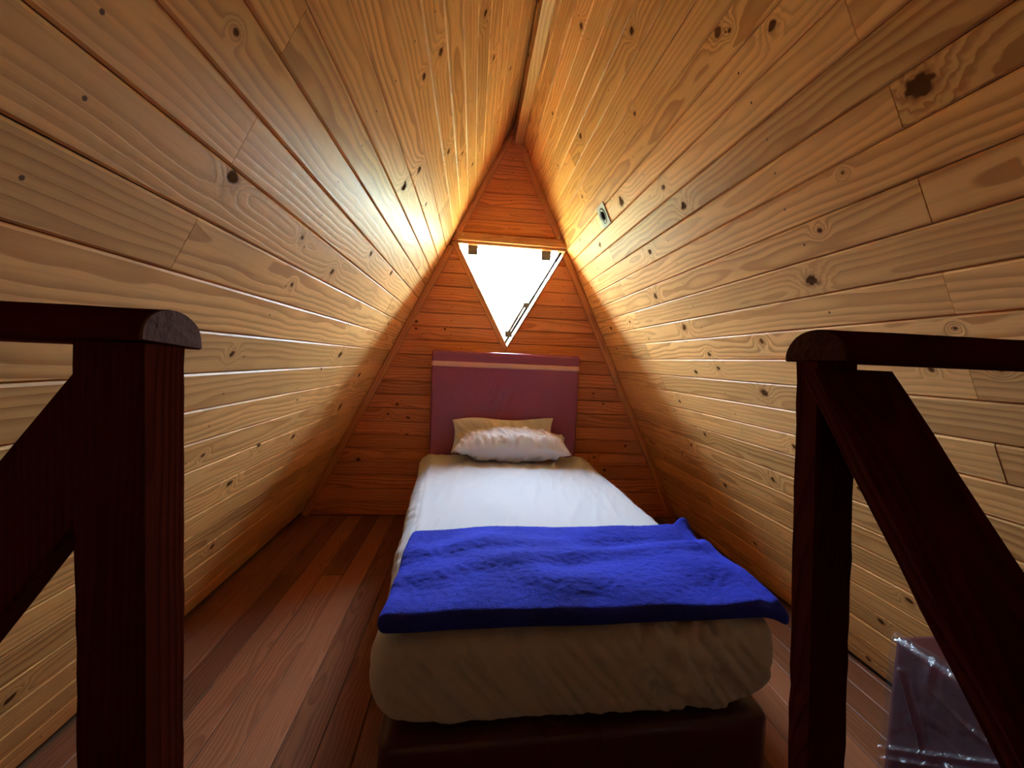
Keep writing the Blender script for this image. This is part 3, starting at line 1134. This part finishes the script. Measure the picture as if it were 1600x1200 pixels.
rings = [(0.0345, 0.0018), (0.031, 0.0052), (0.026, 0.0060), (0.0215, 0.0040), (0.0185, 0.0014)]
for i in range(n):
    a = 2 * math.pi * i / n
    for r, z in rings:
        vs.append((r * math.cos(a), r * math.sin(a), z))
for i in range(n):
    j = (i + 1) % n
    for q in range(len(rings) - 1):
        fs.append((i * 5 + q, j * 5 + q, j * 5 + q + 1, i * 5 + q + 1))
obj('trim_ring', vs, fs, RINGM, spot, None, True)
vs, fs = [], []
for i in range(n):
    a = 2 * math.pi * i / n
    vs += [(0.0185 * math.cos(a), 0.0185 * math.sin(a), 0.0014), (0.010 * math.cos(a), 0.010 * math.sin(a), 0.0005)]
vs.append((0, 0, 0.0004))
for i in range(n):
    j = (i + 1) % n
    fs += [(i * 2, j * 2, j * 2 + 1, i * 2 + 1), (i * 2 + 1, j * 2 + 1, 2 * n)]
obj('lamp_opening', vs, fs, DARKHOLE, spot, None, True)['label'] = 'dark unlit lamp opening'

# ------------------------------------------------------------------ wrapped upholstered box at the right
bx = empty('upholstered_box', (1.055, 0.655, 0.0))
tag(bx, 'maroon upholstered box half wrapped in clear plastic film behind the right railing', 'box')
vs, fs = rounded_box(16, 30, 26, 0.080, 0.215, 0.200, 0.010, lambda q, d: Vector((q.x, q.y, 0.2005 + q.z)) + d * 0.002 * nz(q.x * 12, q.y * 12, q.z * 12))
obj('upholstery', vs, fs, LEATHER_BOX, bx, None, True)
# film: hangs down the bed-facing side and just laps over the top edge
vs, fs = [], []
na, nb = 170, 150
for i in range(na + 1):
    y = -0.217 + 0.437 * i / na
    for j in range(nb + 1):
        h = j / nb
        # down the side
        z = 0.018 + 0.372 * h
        y0 = y
        fold = abs(nz(y * 9 + z * 7, z * 5 - y * 6, 1.4))
        ridge = math.exp(-((z - (0.16 - (y - 0.18) * 0.78)) / 0.005) ** 2) + 0.8 * math.exp(-((z - (0.135 - (y - 0.18) * 0.80)) / 0.005) ** 2)
        spoke = math.exp(-((y - 0.19 + (0.34 - z) * 0.42) / 0.005) ** 2) * (1 if z < 0.34 else 0)
        out = 0.0015 + 0.006 * fold + 0.009 * ridge + 0.007 * spoke + 0.003 * abs(nz(y * 34, z * 34, 2.0)) + 0.006 * max(0.0, 1 - abs(nz(y * 8 - z * 6, z * 9 + y * 3, 6.6)) * 9)
        vs.append((-0.080 - out, y0, z))
for i in range(na):
    for j in range(nb):
        a = i * (nb + 1) + j
        fs.append((a, a + nb + 1, a + nb + 2, a + 1))
base = len(vs)
nt = 8
for i in range(na + 1):
    y = -0.217 + 0.437 * i / na
    top = vs[i * (nb + 1) + nb]
    for j in range(1, nt + 1):
        a = j / nt
        x = top[0] + a * (0.020 + 0.010 * nz(y * 12, 1, 1))
        z = top[2] + 0.0155 * math.sin(a * math.pi / 2) + 0.002 * abs(nz(y * 30, a * 3, 2.0))
        vs.append((x, y, z))
    # strip faces
for i in range(na):
    for j in range(nt):
        a0 = (i * (nb + 1) + nb) if j == 0 else base + i * nt + j - 1
        b0 = ((i + 1) * (nb + 1) + nb) if j == 0 else base + (i + 1) * nt + j - 1
        a1, b1 = base + i * nt + j, base + (i + 1) * nt + j
        fs.append((a0, b0, b1, a1))
obj('plastic_film', vs, fs, FILM, bx, None, True)['label'] = 'crinkled clear plastic film'
